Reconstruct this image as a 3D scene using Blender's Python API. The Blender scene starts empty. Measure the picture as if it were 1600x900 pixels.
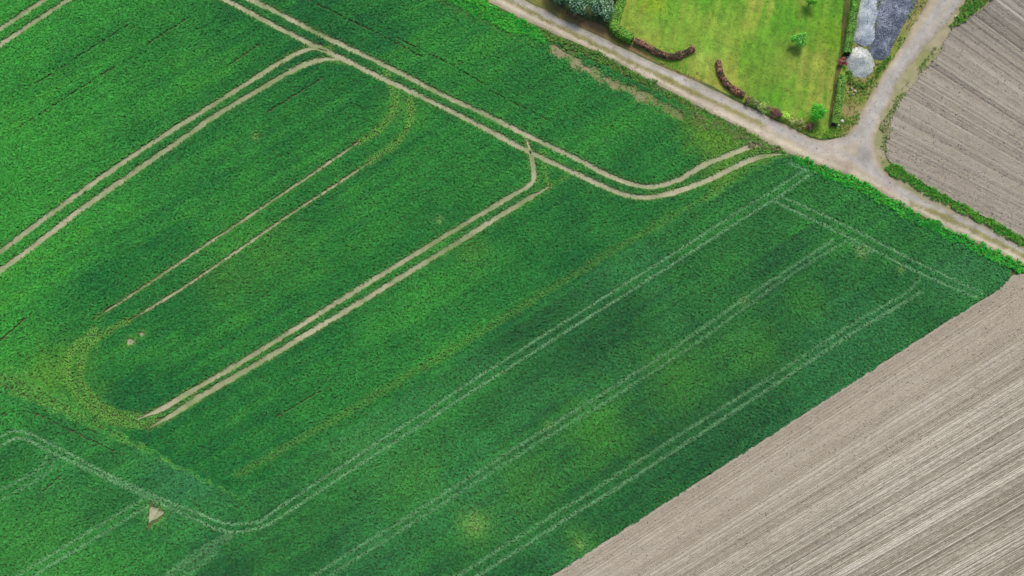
import bpy, bmesh, math, random
import numpy as np
from mathutils import Vector, Matrix
from mathutils.geometry import delaunay_2d_cdt

random.seed(7); RNG = np.random.default_rng(7)
S = bpy.context.scene
COL = S.collection
PI = math.pi

# ------------------------------------------------------------------ camera, sky, sun, exposure
H = 120.0; TH = math.radians(17.0); FOV = math.radians(50.0)
cd = bpy.data.cameras.new('camera'); cam = bpy.data.objects.new('camera', cd); COL.objects.link(cam)
cam.location = (0, 0, H); cam.rotation_euler = (TH, 0, 0)
cd.sensor_fit = 'HORIZONTAL'; cd.angle = FOV; cd.clip_start = 1.0; cd.clip_end = 12000
S.camera = cam
W = bpy.data.worlds.new('World'); S.world = W; W.use_nodes = True
SUN_EL, SUN_AZ = math.radians(56), math.radians(20)      # azimuth measured from the top of the picture, clockwise
nt = W.node_tree; bg = nt.nodes['Background']
sky = nt.nodes.new('ShaderNodeTexSky'); sky.sky_type = 'NISHITA'; sky.sun_disc = False
sky.sun_elevation = SUN_EL; sky.sun_rotation = SUN_AZ; sky.air_density = 1.0; sky.dust_density = 3.0; sky.ozone_density = 1.0
nt.links.new(sky.outputs[0], bg.inputs[0]); bg.inputs[1].default_value = 0.11
sd = bpy.data.lights.new('sun', 'SUN'); sun = bpy.data.objects.new('sun', sd); COL.objects.link(sun)
sd.energy = 1.4; sd.angle = math.radians(20); sd.color = (1.0, 0.96, 0.9)
sun.location = (0, 60, 60)
sdir = Vector((math.sin(SUN_AZ)*math.cos(SUN_EL), math.cos(SUN_AZ)*math.cos(SUN_EL), math.sin(SUN_EL)))
sun.rotation_euler = sdir.to_track_quat('Z', 'Y').to_euler()
S.view_settings.view_transform = 'Standard'; S.view_settings.look = 'None'
S.view_settings.gamma = 1.0; S.view_settings.use_curve_mapping = False
S.view_settings.exposure = 1.12
S.render.engine = 'CYCLES'

# ------------------------------------------------------------------ survey helpers (photo position -> metres on the ground)
F = 800.0/math.tan(FOV/2); CT, ST = math.cos(TH), math.sin(TH)
def G(px, py, z=0.0):
    dx = (px-800.0)/F; dy = -(py-450.0)/F
    t = (H-z)/(CT-dy*ST)
    return (dx*t, (dy*CT+ST)*t)
def GA(pts, z=0.0): return np.array([G(a, b, z) for a, b in pts])
def PX(xy):
    x = xy[:, 0]; y = xy[:, 1]
    yc = y*CT - H*ST; zc = -(y*ST + H*CT)
    return np.stack([800+F*x/(-zc), 450-F*yc/(-zc)], 1)
def lin(c):
    c = np.asarray(c, float)/255.0
    return 0.62*np.where(c <= 0.04045, c/12.92, ((c+0.055)/1.055)**2.4)     # photo value -> surface albedo at this exposure

TAB = [np.random.default_rng(100+i).random((256, 256)) for i in range(8)]
def vnoise(x, y, seed=0):
    t = TAB[seed % 8]; x = x+seed*17.3; y = y+seed*9.1
    xi = np.floor(x).astype(int); yi = np.floor(y).astype(int); fx = x-xi; fy = y-yi
    fx = fx*fx*(3-2*fx); fy = fy*fy*(3-2*fy)
    a = t[xi & 255, yi & 255]; b = t[(xi+1) & 255, yi & 255]; c = t[xi & 255, (yi+1) & 255]; d = t[(xi+1) & 255, (yi+1) & 255]
    return (a*(1-fx)+b*fx)*(1-fy)+(c*(1-fx)+d*fx)*fy
def fbm(x, y, scale, octv=3, seed=0):
    r = 0; amp = 1; tot = 0
    for o in range(octv):
        r = r+amp*vnoise(x/scale, y/scale, seed+o); tot += amp; amp *= 0.55; scale *= 0.47
    return r/tot
def smooth(e0, e1, v):
    t = np.clip((v-e0)/(e1-e0), 0, 1); return t*t*(3-2*t)
def spline(P, step=0.6):
    P = np.asarray(P, float); n = len(P)
    Q = np.vstack([2*P[0]-P[1], P, 2*P[-1]-P[-2]]); out = []
    for i in range(n-1):
        p0, p1, p2, p3 = Q[i:i+4]
        k = max(2, int(np.linalg.norm(p2-p1)/step))
        t = np.linspace(0, 1, k, endpoint=False)[:, None]
        out.append(0.5*((2*p1)+(-p0+p2)*t+(2*p0-5*p1+4*p2-p3)*t*t+(-p0+3*p1-3*p2+p3)*t**3))
    out.append(P[-1][None]); return np.vstack(out)
def dist(pts, line):
    d = np.full(len(pts), 1e9)
    lo = line.min(0)-4; hi = line.max(0)+4
    m = np.where(((pts > lo) & (pts < hi)).all(1))[0]; q = pts[m]; dd = np.full(len(q), 1e9)
    for a, b in zip(line[:-1], line[1:]):
        ab = b-a; t = np.clip(((q-a)@ab)/max(ab@ab, 1e-9), 0, 1)
        dd = np.minimum(dd, ((q-a-t[:, None]*ab)**2).sum(1))
    d[m] = np.sqrt(dd); return d
def inside(pts, poly):
    x, y = pts[:, 0], pts[:, 1]; r = np.zeros(len(pts), bool); n = len(poly)
    for i in range(n):
        x1, y1 = poly[i]; x2, y2 = poly[(i+1) % n]
        if y1 == y2: continue
        c = ((y1 > y) != (y2 > y)) & (x < (x2-x1)*(y-y1)/(y2-y1)+x1); r ^= c
    return r
def mixc(a, b, f): return a*(1-f[:, None])+b*f[:, None]

# ------------------------------------------------------------------ object helpers
def tag(o, label=None, cat=None, group=None, kind=None):
    if label: o['label'] = label
    if cat: o['category'] = cat
    if group: o['group'] = group
    if kind: o['kind'] = kind
    return o
def mesh_obj(name, verts, faces, mat, parent=None, col=None, smooth_=False):
    me = bpy.data.meshes.new(name)
    verts = np.asarray(verts, np.float32)
    if isinstance(faces, np.ndarray):
        k = faces.shape[1]; nf = len(faces)
        me.vertices.add(len(verts)); me.vertices.foreach_set('co', verts.ravel())
        me.loops.add(nf*k); me.loops.foreach_set('vertex_index', faces.astype(np.int32).ravel())
        me.polygons.add(nf); me.polygons.foreach_set('loop_start', np.arange(0, nf*k, k, dtype=np.int32))
        me.update(calc_edges=True)
    else:
        me.from_pydata(verts.tolist(), [], faces); me.update()
    if col is not None:
        a = me.attributes.new('col', 'FLOAT_COLOR', 'POINT')
        c = np.ones((len(verts), 4), np.float32); c[:, :3] = col; a.data.foreach_set('color', c.ravel())
    if smooth_: me.polygons.foreach_set('use_smooth', np.ones(len(me.polygons), bool))
    me.materials.append(mat)
    o = bpy.data.objects.new(name, me); COL.objects.link(o)
    if parent: o.parent = parent
    return o
def empty(name, loc=(0, 0, 0)):
    o = bpy.data.objects.new(name, None); COL.objects.link(o); o.location = loc; o.empty_display_size = 0.3; return o

# ------------------------------------------------------------------ materials
def mat_attr(name, rough=0.85, instancer=False, nscale=None, namt=0.25, bump=None, trans=0.0, detail=6, spec=0.2, n2=None, a2=0.2):
    m = bpy.data.materials.new(name); m.use_nodes = True; t = m.node_tree; N = t.nodes; L = t.links
    b = N['Principled BSDF']; b.inputs['Roughness'].default_value = rough; b.inputs['Specular IOR Level'].default_value = spec
    a = N.new('ShaderNodeAttribute'); a.attribute_name = 'col'; a.attribute_type = 'INSTANCER' if instancer else 'GEOMETRY'
    src = a.outputs['Color']
    geo = N.new('ShaderNodeNewGeometry')
    for sc_, am in ((nscale, namt), (n2, a2)):
        if sc_ is None: continue
        n = N.new('ShaderNodeTexNoise'); n.inputs['Scale'].default_value = sc_; n.inputs['Detail'].default_value = detail; n.inputs['Roughness'].default_value = 0.65
        L.new(geo.outputs['Position'], n.inputs['Vector'])
        mr = N.new('ShaderNodeMapRange'); mr.inputs['From Min'].default_value = 0.3; mr.inputs['From Max'].default_value = 0.7
        mr.inputs['To Min'].default_value = 1-am; mr.inputs['To Max'].default_value = 1+am
        L.new(n.outputs['Fac'], mr.inputs['Value'])
        v = N.new('ShaderNodeVectorMath'); v.operation = 'SCALE'; L.new(src, v.inputs[0]); L.new(mr.outputs[0], v.inputs['Scale'])
        src = v.outputs[0]
    L.new(src, b.inputs['Base Color'])
    if bump:
        n = N.new('ShaderNodeTexNoise'); n.inputs['Scale'].default_value = bump[0]; n.inputs['Detail'].default_value = 5
        L.new(geo.outputs['Position'], n.inputs['Vector'])
        bp = N.new('ShaderNodeBump'); bp.inputs['Distance'].default_value = bump[1]; bp.inputs['Strength'].default_value = 1.0
        L.new(n.outputs['Fac'], bp.inputs['Height']); L.new(bp.outputs[0], b.inputs['Normal'])
    if trans:
        tr = N.new('ShaderNodeBsdfTranslucent'); L.new(src, tr.inputs['Color'])
        mx = N.new('ShaderNodeMixShader'); mx.inputs[0].default_value = trans
        L.new(b.outputs[0], mx.inputs[1]); L.new(tr.outputs[0], mx.inputs[2]); L.new(mx.outputs[0], N['Material Output'].inputs['Surface'])
    return m
def mat_plain(name, c1, c2, scale=3.0, rough=0.9, bump=0.02):
    m = bpy.data.materials.new(name); m.use_nodes = True; t = m.node_tree; N = t.nodes; L = t.links
    b = N['Principled BSDF']; b.inputs['Roughness'].default_value = rough; b.inputs['Specular IOR Level'].default_value = 0.2
    geo = N.new('ShaderNodeNewGeometry'); n = N.new('ShaderNodeTexNoise'); n.inputs['Scale'].default_value = scale; n.inputs['Detail'].default_value = 8; n.inputs['Roughness'].default_value = 0.65
    L.new(geo.outputs['Position'], n.inputs['Vector'])
    r = N.new('ShaderNodeValToRGB'); r.color_ramp.elements[0].position = 0.35; r.color_ramp.elements[1].position = 0.66
    r.color_ramp.elements[0].color = (*lin(c1), 1); r.color_ramp.elements[1].color = (*lin(c2), 1)
    L.new(n.outputs['Fac'], r.inputs[0]); L.new(r.outputs[0], b.inputs['Base Color'])
    bp = N.new('ShaderNodeBump'); bp.inputs['Distance'].default_value = bump; L.new(n.outputs['Fac'], bp.inputs['Height']); L.new(bp.outputs[0], b.inputs['Normal'])
    return m
M = dict(
    ground=mat_plain('far_fields', (70, 95, 52), (104, 120, 72), 0.02),
    soil=mat_plain('field_soil', (72, 92, 50), (104, 114, 66), 2.5),
    track=mat_attr('track_soil', 0.95, nscale=5.0, namt=0.16, bump=(6, 0.03), n2=0.6, a2=0.12),
    road=mat_attr('road_dirt', 0.95, nscale=7.0, namt=0.10, bump=(9, 0.02), n2=0.9, a2=0.07),
    plough=mat_attr('plough_soil', 0.95, nscale=6.0, namt=0.22, bump=(7, 0.06), n2=1.3, a2=0.08),
    lawn=mat_attr('lawn_turf', 0.9, nscale=4.0, namt=0.14, bump=(9, 0.03), n2=0.7, a2=0.08),
    crop=mat_attr('crop_leaf', 0.6, True, trans=0.25),
    grass=mat_attr('grass_leaf', 0.6, True, trans=0.25),
    stone=mat_attr('stones', 0.9, True),
    leaf=mat_attr('leaf', 0.6, trans=0.25),
    heap=mat_attr('gravel', 0.9, nscale=9.0, namt=0.25, bump=(14, 0.05)),
    bark=mat_plain('bark', (70, 56, 42), (104, 88, 70), 9.0),
    core=mat_plain('twigs', (40, 42, 24), (66, 60, 38), 6.0),
    rock=mat_plain('pale_rock', (190, 184, 172), (232, 228, 220), 5.0),
    pinkrock=mat_plain('rubble', (168, 146, 128), (205, 188, 170), 5.0),
)

# ------------------------------------------------------------------ scattered stuff (one object each, instanced tufts)
def tuft_mesh(name, n, rad, h, width, seed, mat, lean=0.5):
    r = np.random.default_rng(seed); V = []; Fc = []
    for i in range(n):
        a = 2*PI*(i+r.random()*0.8)/n; rr = rad*(0.55+0.6*r.random()); hh = h*(0.65+0.5*r.random())
        w = width*(0.7+0.6*r.random())/2; d = np.array([math.cos(a), math.sin(a)]); p = np.array([-d[1], d[0]])
        b0 = d*rad*0.12; m = d*rr*lean; e = d*rr
        k = len(V)
        for c, z, ww in ((b0, 0, w*0.7), (m, hh*0.85, w), (e, hh*(0.75+0.3*r.random()), w*0.35)):
            V.append((c[0]-p[0]*ww, c[1]-p[1]*ww, z)); V.append((c[0]+p[0]*ww, c[1]+p[1]*ww, z))
        Fc += [(k, k+1, k+3, k+2), (k+2, k+3, k+5, k+4)]
    me = bpy.data.meshes.new(name); me.from_pydata([tuple(map(float, v)) for v in V], [], Fc); me.materials.append(mat)
    return bpy.data.objects.new(name, me)
def stone_mesh(name, seed, mat, flat=0.7):
    bm = bmesh.new(); bmesh.ops.create_icosphere(bm, subdivisions=1, radius=0.5); r = random.Random(seed)
    for v in bm.verts: v.co *= 0.75+0.5*r.random(); v.co.z *= flat
    me = bpy.data.meshes.new(name); bm.to_mesh(me); bm.free(); me.materials.append(mat)
    return bpy.data.objects.new(name, me)
def scatter(name, co, col, sc, protos, label, cat, parent=None, tilt=0.15):
    n = len(co); me = bpy.data.meshes.new(name); me.vertices.add(n); me.vertices.foreach_set('co', np.asarray(co, np.float32).ravel())
    c = np.ones((n, 4), np.float32); c[:, :3] = np.clip(col, 0.001, 1); me.attributes.new('col', 'FLOAT_COLOR', 'POINT').data.foreach_set('color', c.ravel())
    sc = np.asarray(sc, np.float32)
    if sc.ndim == 1: sc = np.repeat(sc[:, None], 3, 1)
    me.attributes.new('sv', 'FLOAT_VECTOR', 'POINT').data.foreach_set('vector', np.ascontiguousarray(sc).ravel())
    rot = np.stack([RNG.normal(0, tilt, n), RNG.normal(0, tilt, n), RNG.random(n)*2*PI], 1).astype(np.float32)
    me.attributes.new('rt', 'FLOAT_VECTOR', 'POINT').data.foreach_set('vector', rot.ravel())
    me.materials.append(protos[0].data.materials[0])
    o = bpy.data.objects.new(name, me); COL.objects.link(o)
    g = bpy.data.node_groups.new(name+'_scatter', 'GeometryNodeTree')
    g.interface.new_socket('Geometry', in_out='INPUT', socket_type='NodeSocketGeometry')
    g.interface.new_socket('Geometry', in_out='OUTPUT', socket_type='NodeSocketGeometry')
    N = g.nodes; L = g.links; gi = N.new('NodeGroupInput'); go = N.new('NodeGroupOutput')
    j = N.new('GeometryNodeJoinGeometry')
    for p in protos:
        oi = N.new('GeometryNodeObjectInfo'); oi.inputs['Object'].default_value = p; oi.inputs['As Instance'].default_value = True
        L.new(oi.outputs['Geometry'], j.inputs[0])
    ip = N.new('GeometryNodeInstanceOnPoints'); ip.inputs['Pick Instance'].default_value = True
    L.new(gi.outputs[0], ip.inputs['Points']); L.new(j.outputs[0], ip.inputs['Instance'])
    for an, sk in (('sv', 'Scale'), ('rt', 'Rotation')):
        na = N.new('GeometryNodeInputNamedAttribute'); na.data_type = 'FLOAT_VECTOR'; na.inputs['Name'].default_value = an
        L.new(na.outputs['Attribute'], ip.inputs[sk])
    L.new(ip.outputs[0], go.inputs[0])
    md = o.modifiers.new('scatter', 'NODES'); md.node_group = g
    tag(o, label, cat, kind='stuff')
    if parent: o.parent = parent
    return o
CROP_P = [tuft_mesh('crop_plant', 8, 0.135, 0.25, 0.1, s, M['crop']) for s in (1, 2, 3)]
GRASS_P = [tuft_mesh('grass_tuft', 9, 0.16, 0.34, 0.06, s, M['grass'], 0.4) for s in (4, 5, 6)]
STONE_P = [stone_mesh('clod', s, M['stone']) for s in (1, 2, 3)]

# ------------------------------------------------------------------ surveyed lines
SOIL = [  # bare wheel tracks of the upper field: points, width m
    ([(-130, 130), (0, 46), (70, 0), (190, -80)], .62), ([(-130, 158), (0, 71), (107, 0), (230, -80)], .62),
    ([(-130, 486), (0, 394), (60, 349), (130, 298), (235, 226), (340, 160), (400, 122), (448, 92), (472, 81), (492, 76), (512, 80)], .6),
    ([(-130, 516), (0, 424), (70, 372), (135, 322), (270, 228), (340, 179), (400, 144), (454, 112), (486, 98), (512, 93), (536, 94)], .66),
    ([(200, -75), (352, 0), (416, 34), (480, 66), (540, 94), (600, 124), (660, 152), (740, 192), (820, 234), (890, 267), (935, 288), (972, 303), (1010, 309), (1060, 299), (1110, 280), (1150, 260), (1185, 246), (1226, 240)], .6),
    ([(240, -75), (392, 0), (430, 18), (516, 62), (580, 92), (640, 122), (690, 148), (760, 180), (820, 210), (900, 248), (945, 272), (990, 289), (1022, 292), (1062, 280), (1100, 258), (1140, 242), (1180, 227), (1222, 222)], .6),
    ([(150, 497), (215, 455), (300, 398), (420, 318), (500, 264), (560, 223)], .3),
    ([(200, 503), (300, 441), (450, 338), (530, 286), (580, 252)], .3),
    ([(215, 655), (255, 638), (300, 611), (400, 552), (560, 452), (700, 366), (800, 306), (830, 287), (834, 268), (829, 240), (823, 218)], .56),
    ([(235, 668), (270, 648), (310, 622), (400, 570), (560, 474), (700, 388), (800, 326), (858, 292)], .62),
]
WORN = [  # worn, yellowish wheel turns: points, width, wear 0..1
    ([(448, 92), (470, 80), (492, 74), (515, 78)], .75, .8), ([(454, 112), (488, 97), (515, 92), (545, 98)], .9, .8),
    ([(560, 223), (600, 197), (618, 165), (613, 138), (604, 116)], 1.0, .85), ([(580, 252), (622, 222), (641, 190), (641, 155)], 1.0, .85),
    ([(1010, 309), (1060, 298), (1110, 280), (1150, 260), (1185, 246), (1226, 240)], .9, .8), ([(1100, 258), (1140, 242), (1180, 227), (1220, 222)], .8, .7),
    ([(838, 284), (832, 262), (828, 240), (822, 215)], .6, .75), ([(858, 292), (850, 262), (846, 238)], .6, .7), ([(858, 292), (890, 272)], .5, .5),
    ([(300, 611), (250, 640), (205, 650), (165, 637), (130, 600), (128, 565), (150, 530), (200, 503)], .8, .85),
    ([(310, 622), (262, 652), (220, 664), (175, 655), (130, 625), (108, 590), (110, 555), (150, 515)], .9, .85),
    ([(372, 742), (560, 634), (800, 490), (1000, 368), (1130, 292)], 1.0, .34),
]
FAINT = [  # thin wheel marks of the lower field: points, width, strength
    ([(405, 818), (435, 795), (560, 712), (800, 556), (1000, 430), (1160, 328), (1201, 303), (1262, 263)], .2, .8),
    ([(368, 832), (410, 824), (447, 803), (560, 728), (800, 572), (1000, 446), (1160, 343), (1218, 307), (1272, 268)], .2, .9),
    ([(-120, 760), (0, 684), (24, 674), (48, 678), (80, 694), (200, 756), (320, 806), (360, 819), (405, 816)], .2, .9),
    ([(-120, 776), (0, 699), (24, 686), (40, 686), (72, 702), (160, 744), (280, 800), (340, 827), (372, 832)], .2, .9),
    ([(228, 778), (150, 825), (34, 896), (-40, 940)], .24, .6), ([(240, 786), (160, 835), (60, 896), (0, 935)], .24, .6),
    ([(-80, 815), (0, 768), (52, 740), (72, 722), (76, 705)], .24, .45), ([(-80, 832), (0, 784), (60, 750), (82, 732), (86, 712)], .24, .45),
    ([(230, 935), (264, 900), (310, 866), (360, 836)], 1.0, .38), ([(255, 935), (290, 900), (340, 862)], .8, .3),
    ([(440, 932), (540, 868), (640, 806), (800, 704), (880, 654), (960, 604), (1056, 542), (1160, 469), (1229, 423), (1300, 377)], .3, .55),
    ([(460, 936), (560, 871), (660, 808), (800, 718), (860, 680), (960, 620), (1072, 547), (1160, 484), (1243, 425), (1322, 377)], .28, .5),
    ([(660, 935), (800, 846), (960, 745), (1080, 668), (1200, 592), (1314, 518), (1352, 494), (1415, 458), (1436, 436)], .3, .55),
    ([(690, 935), (800, 866), (892, 806), (960, 765), (1080, 687), (1200, 608), (1336, 518), (1384, 490), (1440, 456)], .3, .7),
    ([(1217, 306), (1298, 343), (1353, 370), (1435, 412), (1534, 459)], .2, .85),
    ([(1206, 314), (1284, 351), (1366, 392), (1435, 427), (1528, 467)], .2, .95),
    ([(1330, 382), (1348, 396), (1362, 392)], .5, .5), ([(1232, 255), (1262, 268)], .3, .6),
]
GAPS = [  # missed seed rows
    ([(358, 103), (405, 71)], .26), ([(230, 70), (295, 29)], .26), ([(420, 175), (505, 122)], .24), ([(620, 60), (700, 100), (760, 134)], .2), ([(480, 0), (600, 58), (660, 90)], .2),
    ([(765, 142), (860, 190)], .18), ([(0, 534), (50, 490)], .26), ([(60, 130), (200, 40)], .18), ([(30, 200), (180, 105)], .18), ([(435, 650), (500, 612)], .22),
    ([(-20, 612), (30, 618), (90, 640), (150, 676)], .2), ([(0, 650), (30, 642), (65, 650), (110, 672), (180, 705)], .2), ([(100, 740), (60, 775)], .2),
]
BARE = [(245, 804, 10, 'tri'), (205, 534, 6, 'o'), (222, 522, 4, 'o')]
PALE = [(742, 821, 1.0), (1160, 471, .5), (857, 665, .45), (1345, 395, .7), (1407, 421, .45), (686, 345, .5), (400, 215, .5), (1104, 257, .5), (906, 850, .6)]      # thin pale plants

ROAD_LOW = [(560, -105), (756, 0), (848, 46), (940, 86), (1020, 129), (1100, 172), (1170, 208), (1240, 243), (1290, 262), (1330, 277), (1370, 298), (1410, 320), (1460, 348), (1520, 378), (1575, 403), (1640, 435), (1760, 498)]
ROAD_UP = [(1760, 466), (1640, 408), (1600, 388), (1550, 361), (1510, 341), (1450, 312), (1404, 287), (1379, 262), (1368, 232), (1372, 200), (1386, 165), (1402, 130), (1440, 80), (1480, 36), (1504, 2), (1570, -95),
           (1510, -95), (1450, 0), (1420, 50), (1392, 96), (1362, 144), (1347, 174), (1333, 199), (1316, 213), (1290, 219), (1262, 213), (1220, 193), (1160, 163), (1100, 133), (1040, 107), (950, 64), (900, 40), (820, 0), (625, -105)]
EDGE = [(380, 776), (560, 660), (800, 508), (1000, 380), (1140, 292), (1228, 240)]        # boundary between the two crops
BALK = [(-130, 544), (-40, 566), (30, 576), (90, 612), (160, 660), (250, 710), (370, 774)]

# ------------------------------------------------------------------ setting: ground, field soil
gs = 4000.0
o = mesh_obj('ground', [(-gs, -gs, 0), (gs, -gs, 0), (gs, gs, 0), (-gs, gs, 0)], [(0, 1, 2, 3)], M['ground']); tag(o, 'wide flat farmland stretching away around the fields', 'ground', kind='structure')
XM, Y0, Y1 = 76.0, -10.0, 96.0
o = mesh_obj('field_soil', [(-XM, Y0, .02), (XM, Y0, .02), (XM, Y1, .02), (-XM, Y1, .02)], [(0, 1, 2, 3)], M['soil']); tag(o, 'brown soil under the green crops', 'soil', kind='structure')

def jitter_line(L, amp, sc, seed):
    t = np.gradient(L, axis=0); t /= np.linalg.norm(t, axis=1)[:, None]+1e-9; nrm = np.stack([-t[:, 1], t[:, 0]], 1)
    return L+nrm*((fbm(L[:, 0], L[:, 1], sc, 3, seed)-.5)*2*amp)[:, None]
def region(name, poly, spacing, z, colfn, mat, zfn=None):
    poly = np.asarray(poly); lo, hi = poly.min(0), poly.max(0)
    gx, gy = np.meshgrid(np.arange(lo[0], hi[0], spacing), np.arange(lo[1], hi[1], spacing))
    q = np.stack([gx.ravel(), gy.ravel()], 1); q += RNG.uniform(-.3, .3, q.shape)*spacing
    q = q[inside(q, poly)]; q = q[dist(q, np.vstack([poly, poly[:1]])) > spacing*.4]
    n = len(poly); allp = np.vstack([poly, q])
    r = delaunay_2d_cdt([Vector(p) for p in allp], [], [list(range(n))], 1, 1e-5)
    v = np.array([(a[0], a[1]) for a in r[0]])
    zz = np.full(len(v), z) + (zfn(v) if zfn else 0)
    return mesh_obj(name, np.column_stack([v, zz]), [list(f) for f in r[2]], mat, col=colfn(v), smooth_=True)

TR = []
for i, (pts, w) in enumerate(SOIL):
    L = spline(GA(pts), 0.5); TR.append((L, w))
    t = np.gradient(L, axis=0); t /= np.linalg.norm(t, axis=1)[:, None]; nrm = np.stack([-t[:, 1], t[:, 0]], 1)
    ends = np.minimum(np.arange(len(L)), np.arange(len(L))[::-1])*.5
    ww = w*.6*(1+.7*(fbm(L[:, 0]+i*31, L[:, 1], 1.3, 3, i)-.5))[:, None]*(.25+.75*smooth(0, 3.5, ends))[:, None]
    V = []; C = []
    for k, s in enumerate((-1, -.45, .45, 1)):
        V.append(np.column_stack([L+nrm*ww*s, np.full(len(L), .035 if abs(s) < .6 else .05)]))
        g = fbm(L[:, 0], L[:, 1], 3, 4, 3)
        C.append(mixc(lin((176, 172, 136))[None], lin((132, 146, 96))[None], np.clip((g-.5)*2.2+.4+(.2 if abs(s) > .6 else 0), 0, 1)))
    n = len(L); Fq = np.array([(k*n+j, (k+1)*n+j, (k+1)*n+j+1, k*n+j+1) for k in range(3) for j in range(n-1)])[:, ::-1]
    o = mesh_obj('wheel_track', np.vstack(V), Fq, M['track'], col=np.vstack(C), smooth_=True); tag(o, 'pale bare tractor wheel track in the upper green field', 'track', 'bare wheel tracks in the upper field', kind='structure')

# road
rl = jitter_line(spline(GA(ROAD_LOW), 0.5), .22, 1.8, 1); ru = jitter_line(spline(GA(ROAD_UP), 0.5), .22, 1.8, 2)
ROAD = np.vstack([rl, ru])
RUTS = [spline(GA(p), 1.0) for p in (
    [(600, -95), (790, 5), (900, 60), (1020, 118), (1100, 163), (1180, 202), (1260, 240), (1340, 273), (1410, 311), (1480, 348), (1560, 386), (1700, 456)],
    [(625, -95), (815, 8), (900, 48), (1020, 104), (1100, 142), (1180, 181), (1260, 224), (1330, 248), (1400, 292), (1480, 335), (1560, 373), (1700, 442)],
    [(1270, 235), (1335, 215), (1362, 175), (1400, 110), (1450, 40), (1530, -80)], [(1420, 312), (1360, 262), (1352, 215), (1378, 160), (1418, 100), (1470, 40), (1550, -80)])]
MID = [spline(GA(p), 1.0) for p in ([(612, -95), (803, 6), (900, 55), (935, 72), (1000, 104), (1060, 133), (1130, 167), (1195, 197)], [(1425, 320), (1480, 341), (1560, 380), (1700, 449)])]
def road_col(v):
    d = np.min([dist(v, r) for r in RUTS], 0); m = np.min([dist(v, r) for r in MID], 0)
    n1 = fbm(v[:, 0], v[:, 1], 3, 4, 1); n2 = fbm(v[:, 0], v[:, 1], .9, 3, 4)
    c = np.repeat(lin((180, 167, 142))[None], len(v), 0)
    up = dist(v, RUTS[1]); c = mixc(c, lin((174, 170, 162))[None], smooth(.9, .2, np.minimum(up, np.minimum(dist(v, RUTS[2]), dist(v, RUTS[3]))))*.8)
    c = mixc(c, lin((206, 194, 168))[None], smooth(.5, .1, dist(v, RUTS[0]))*.7)
    c = mixc(c, lin((138, 132, 72))[None], smooth(.5, .1, m+(n2-.5)*.7)*.9)
    e = np.minimum(dist(v, rl), dist(v, ru)); c = mixc(c, lin((146, 138, 104))[None], smooth(.55, .0, e+(n2-.5)*.5)*.7)
    for px, py, r, cc, am in ((1350, 242, 1.0, (140, 136, 130), .7), (1322, 262, .8, (150, 128, 108), .6), (1390, 296, .9, (176, 152, 134), .5), (1300, 240, 2.2, (184, 170, 150), .6)):
        c = mixc(c, lin(cc)[None], np.exp(-((v-np.array(G(px, py)))**2).sum(1)/r**2)*am)
    n3 = fbm(v[:, 0], v[:, 1], .55, 2, 3)
    return c*(.8+.4*n1)[:, None]*(.84+.32*n3)[:, None]
def road_z(v):
    d = np.min([dist(v, r) for r in RUTS], 0); e = np.minimum(dist(v, rl), dist(v, ru))
    return .05*smooth(0, .5, e)-.05*np.exp(-(d/.3)**2)*smooth(0, .4, e)+.015*fbm(v[:, 0], v[:, 1], .8, 2, 5)
o = region('dirt_road', ROAD, .25, .05, road_col, M['road'], road_z); tag(o, 'pale gravel farm road with grassy middle and a fork beside the lawn', 'road', kind='structure')

mar = [(1366, 262), (1362, 232), (1366, 198), (1380, 163), (1396, 128), (1434, 78), (1474, 34), (1500, 0), (1560, -95), (1640, -95), (1556, 0), (1530, 24), (1488, 54), (1470, 90), (1446, 116), (1410, 162), (1396, 194), (1388, 238), (1400, 262), (1480, 316), (1600, 380), (1740, 450), (1740, 462), (1600, 392), (1500, 338), (1400, 288)]
# brown dry verge above the road, lawn, planting bed
def flat(c, amp=.12, sc=2.0, c2=None):
    def f(v):
        k = np.repeat(lin(c)[None], len(v), 0)
        if c2: k = mixc(k, lin(c2)[None], smooth(.35, .65, fbm(v[:, 0], v[:, 1], sc, 3, 6)))
        return k*(1-amp+2*amp*fbm(v[:, 0], v[:, 1], sc*.5, 3, 2))[:, None]
    return f
dry = [(640, -105), (838, 8), (950, 62), (1040, 105), (1100, 131), (1110, 126), (1045, 95), (1000, 76), (955, 50), (940, 40), (880, 14), (850, -4), (700, -105)]
o = region('dry_verge', jitter_line(spline(GA(dry+dry[:1]), .5)[:-1], .12, 1.2, 3), .5, .03, flat((142, 116, 78), .15, 2.0, (120, 118, 58)), M['lawn']); tag(o, 'dry brown grass strip between the road and the trees', 'verge', kind='structure')
o = region('field_margin', jitter_line(spline(GA(mar+mar[:1]), .5)[:-1], .08, 1.0, 2), .5, .03, flat((164, 154, 122), .12, 1.5, (140, 142, 92)), M['road']); tag(o, 'pale earth margin between the side road and the harrowed field', 'margin', kind='structure')
LAWN = [(974, -110), (973, -10), (960, 44), (985, 68), (1040, 102), (1100, 129), (1160, 160), (1220, 190), (1262, 211), (1290, 216), (1310, 205), (1318, 150), (1330, 60), (1340, -20), (1345, -110)]
STRIPE = np.array(G(1180, 20))-np.array(G(1160, 130)); STRIPE /= np.linalg.norm(STRIPE); SN = np.array([-STRIPE[1], STRIPE[0]])
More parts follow.
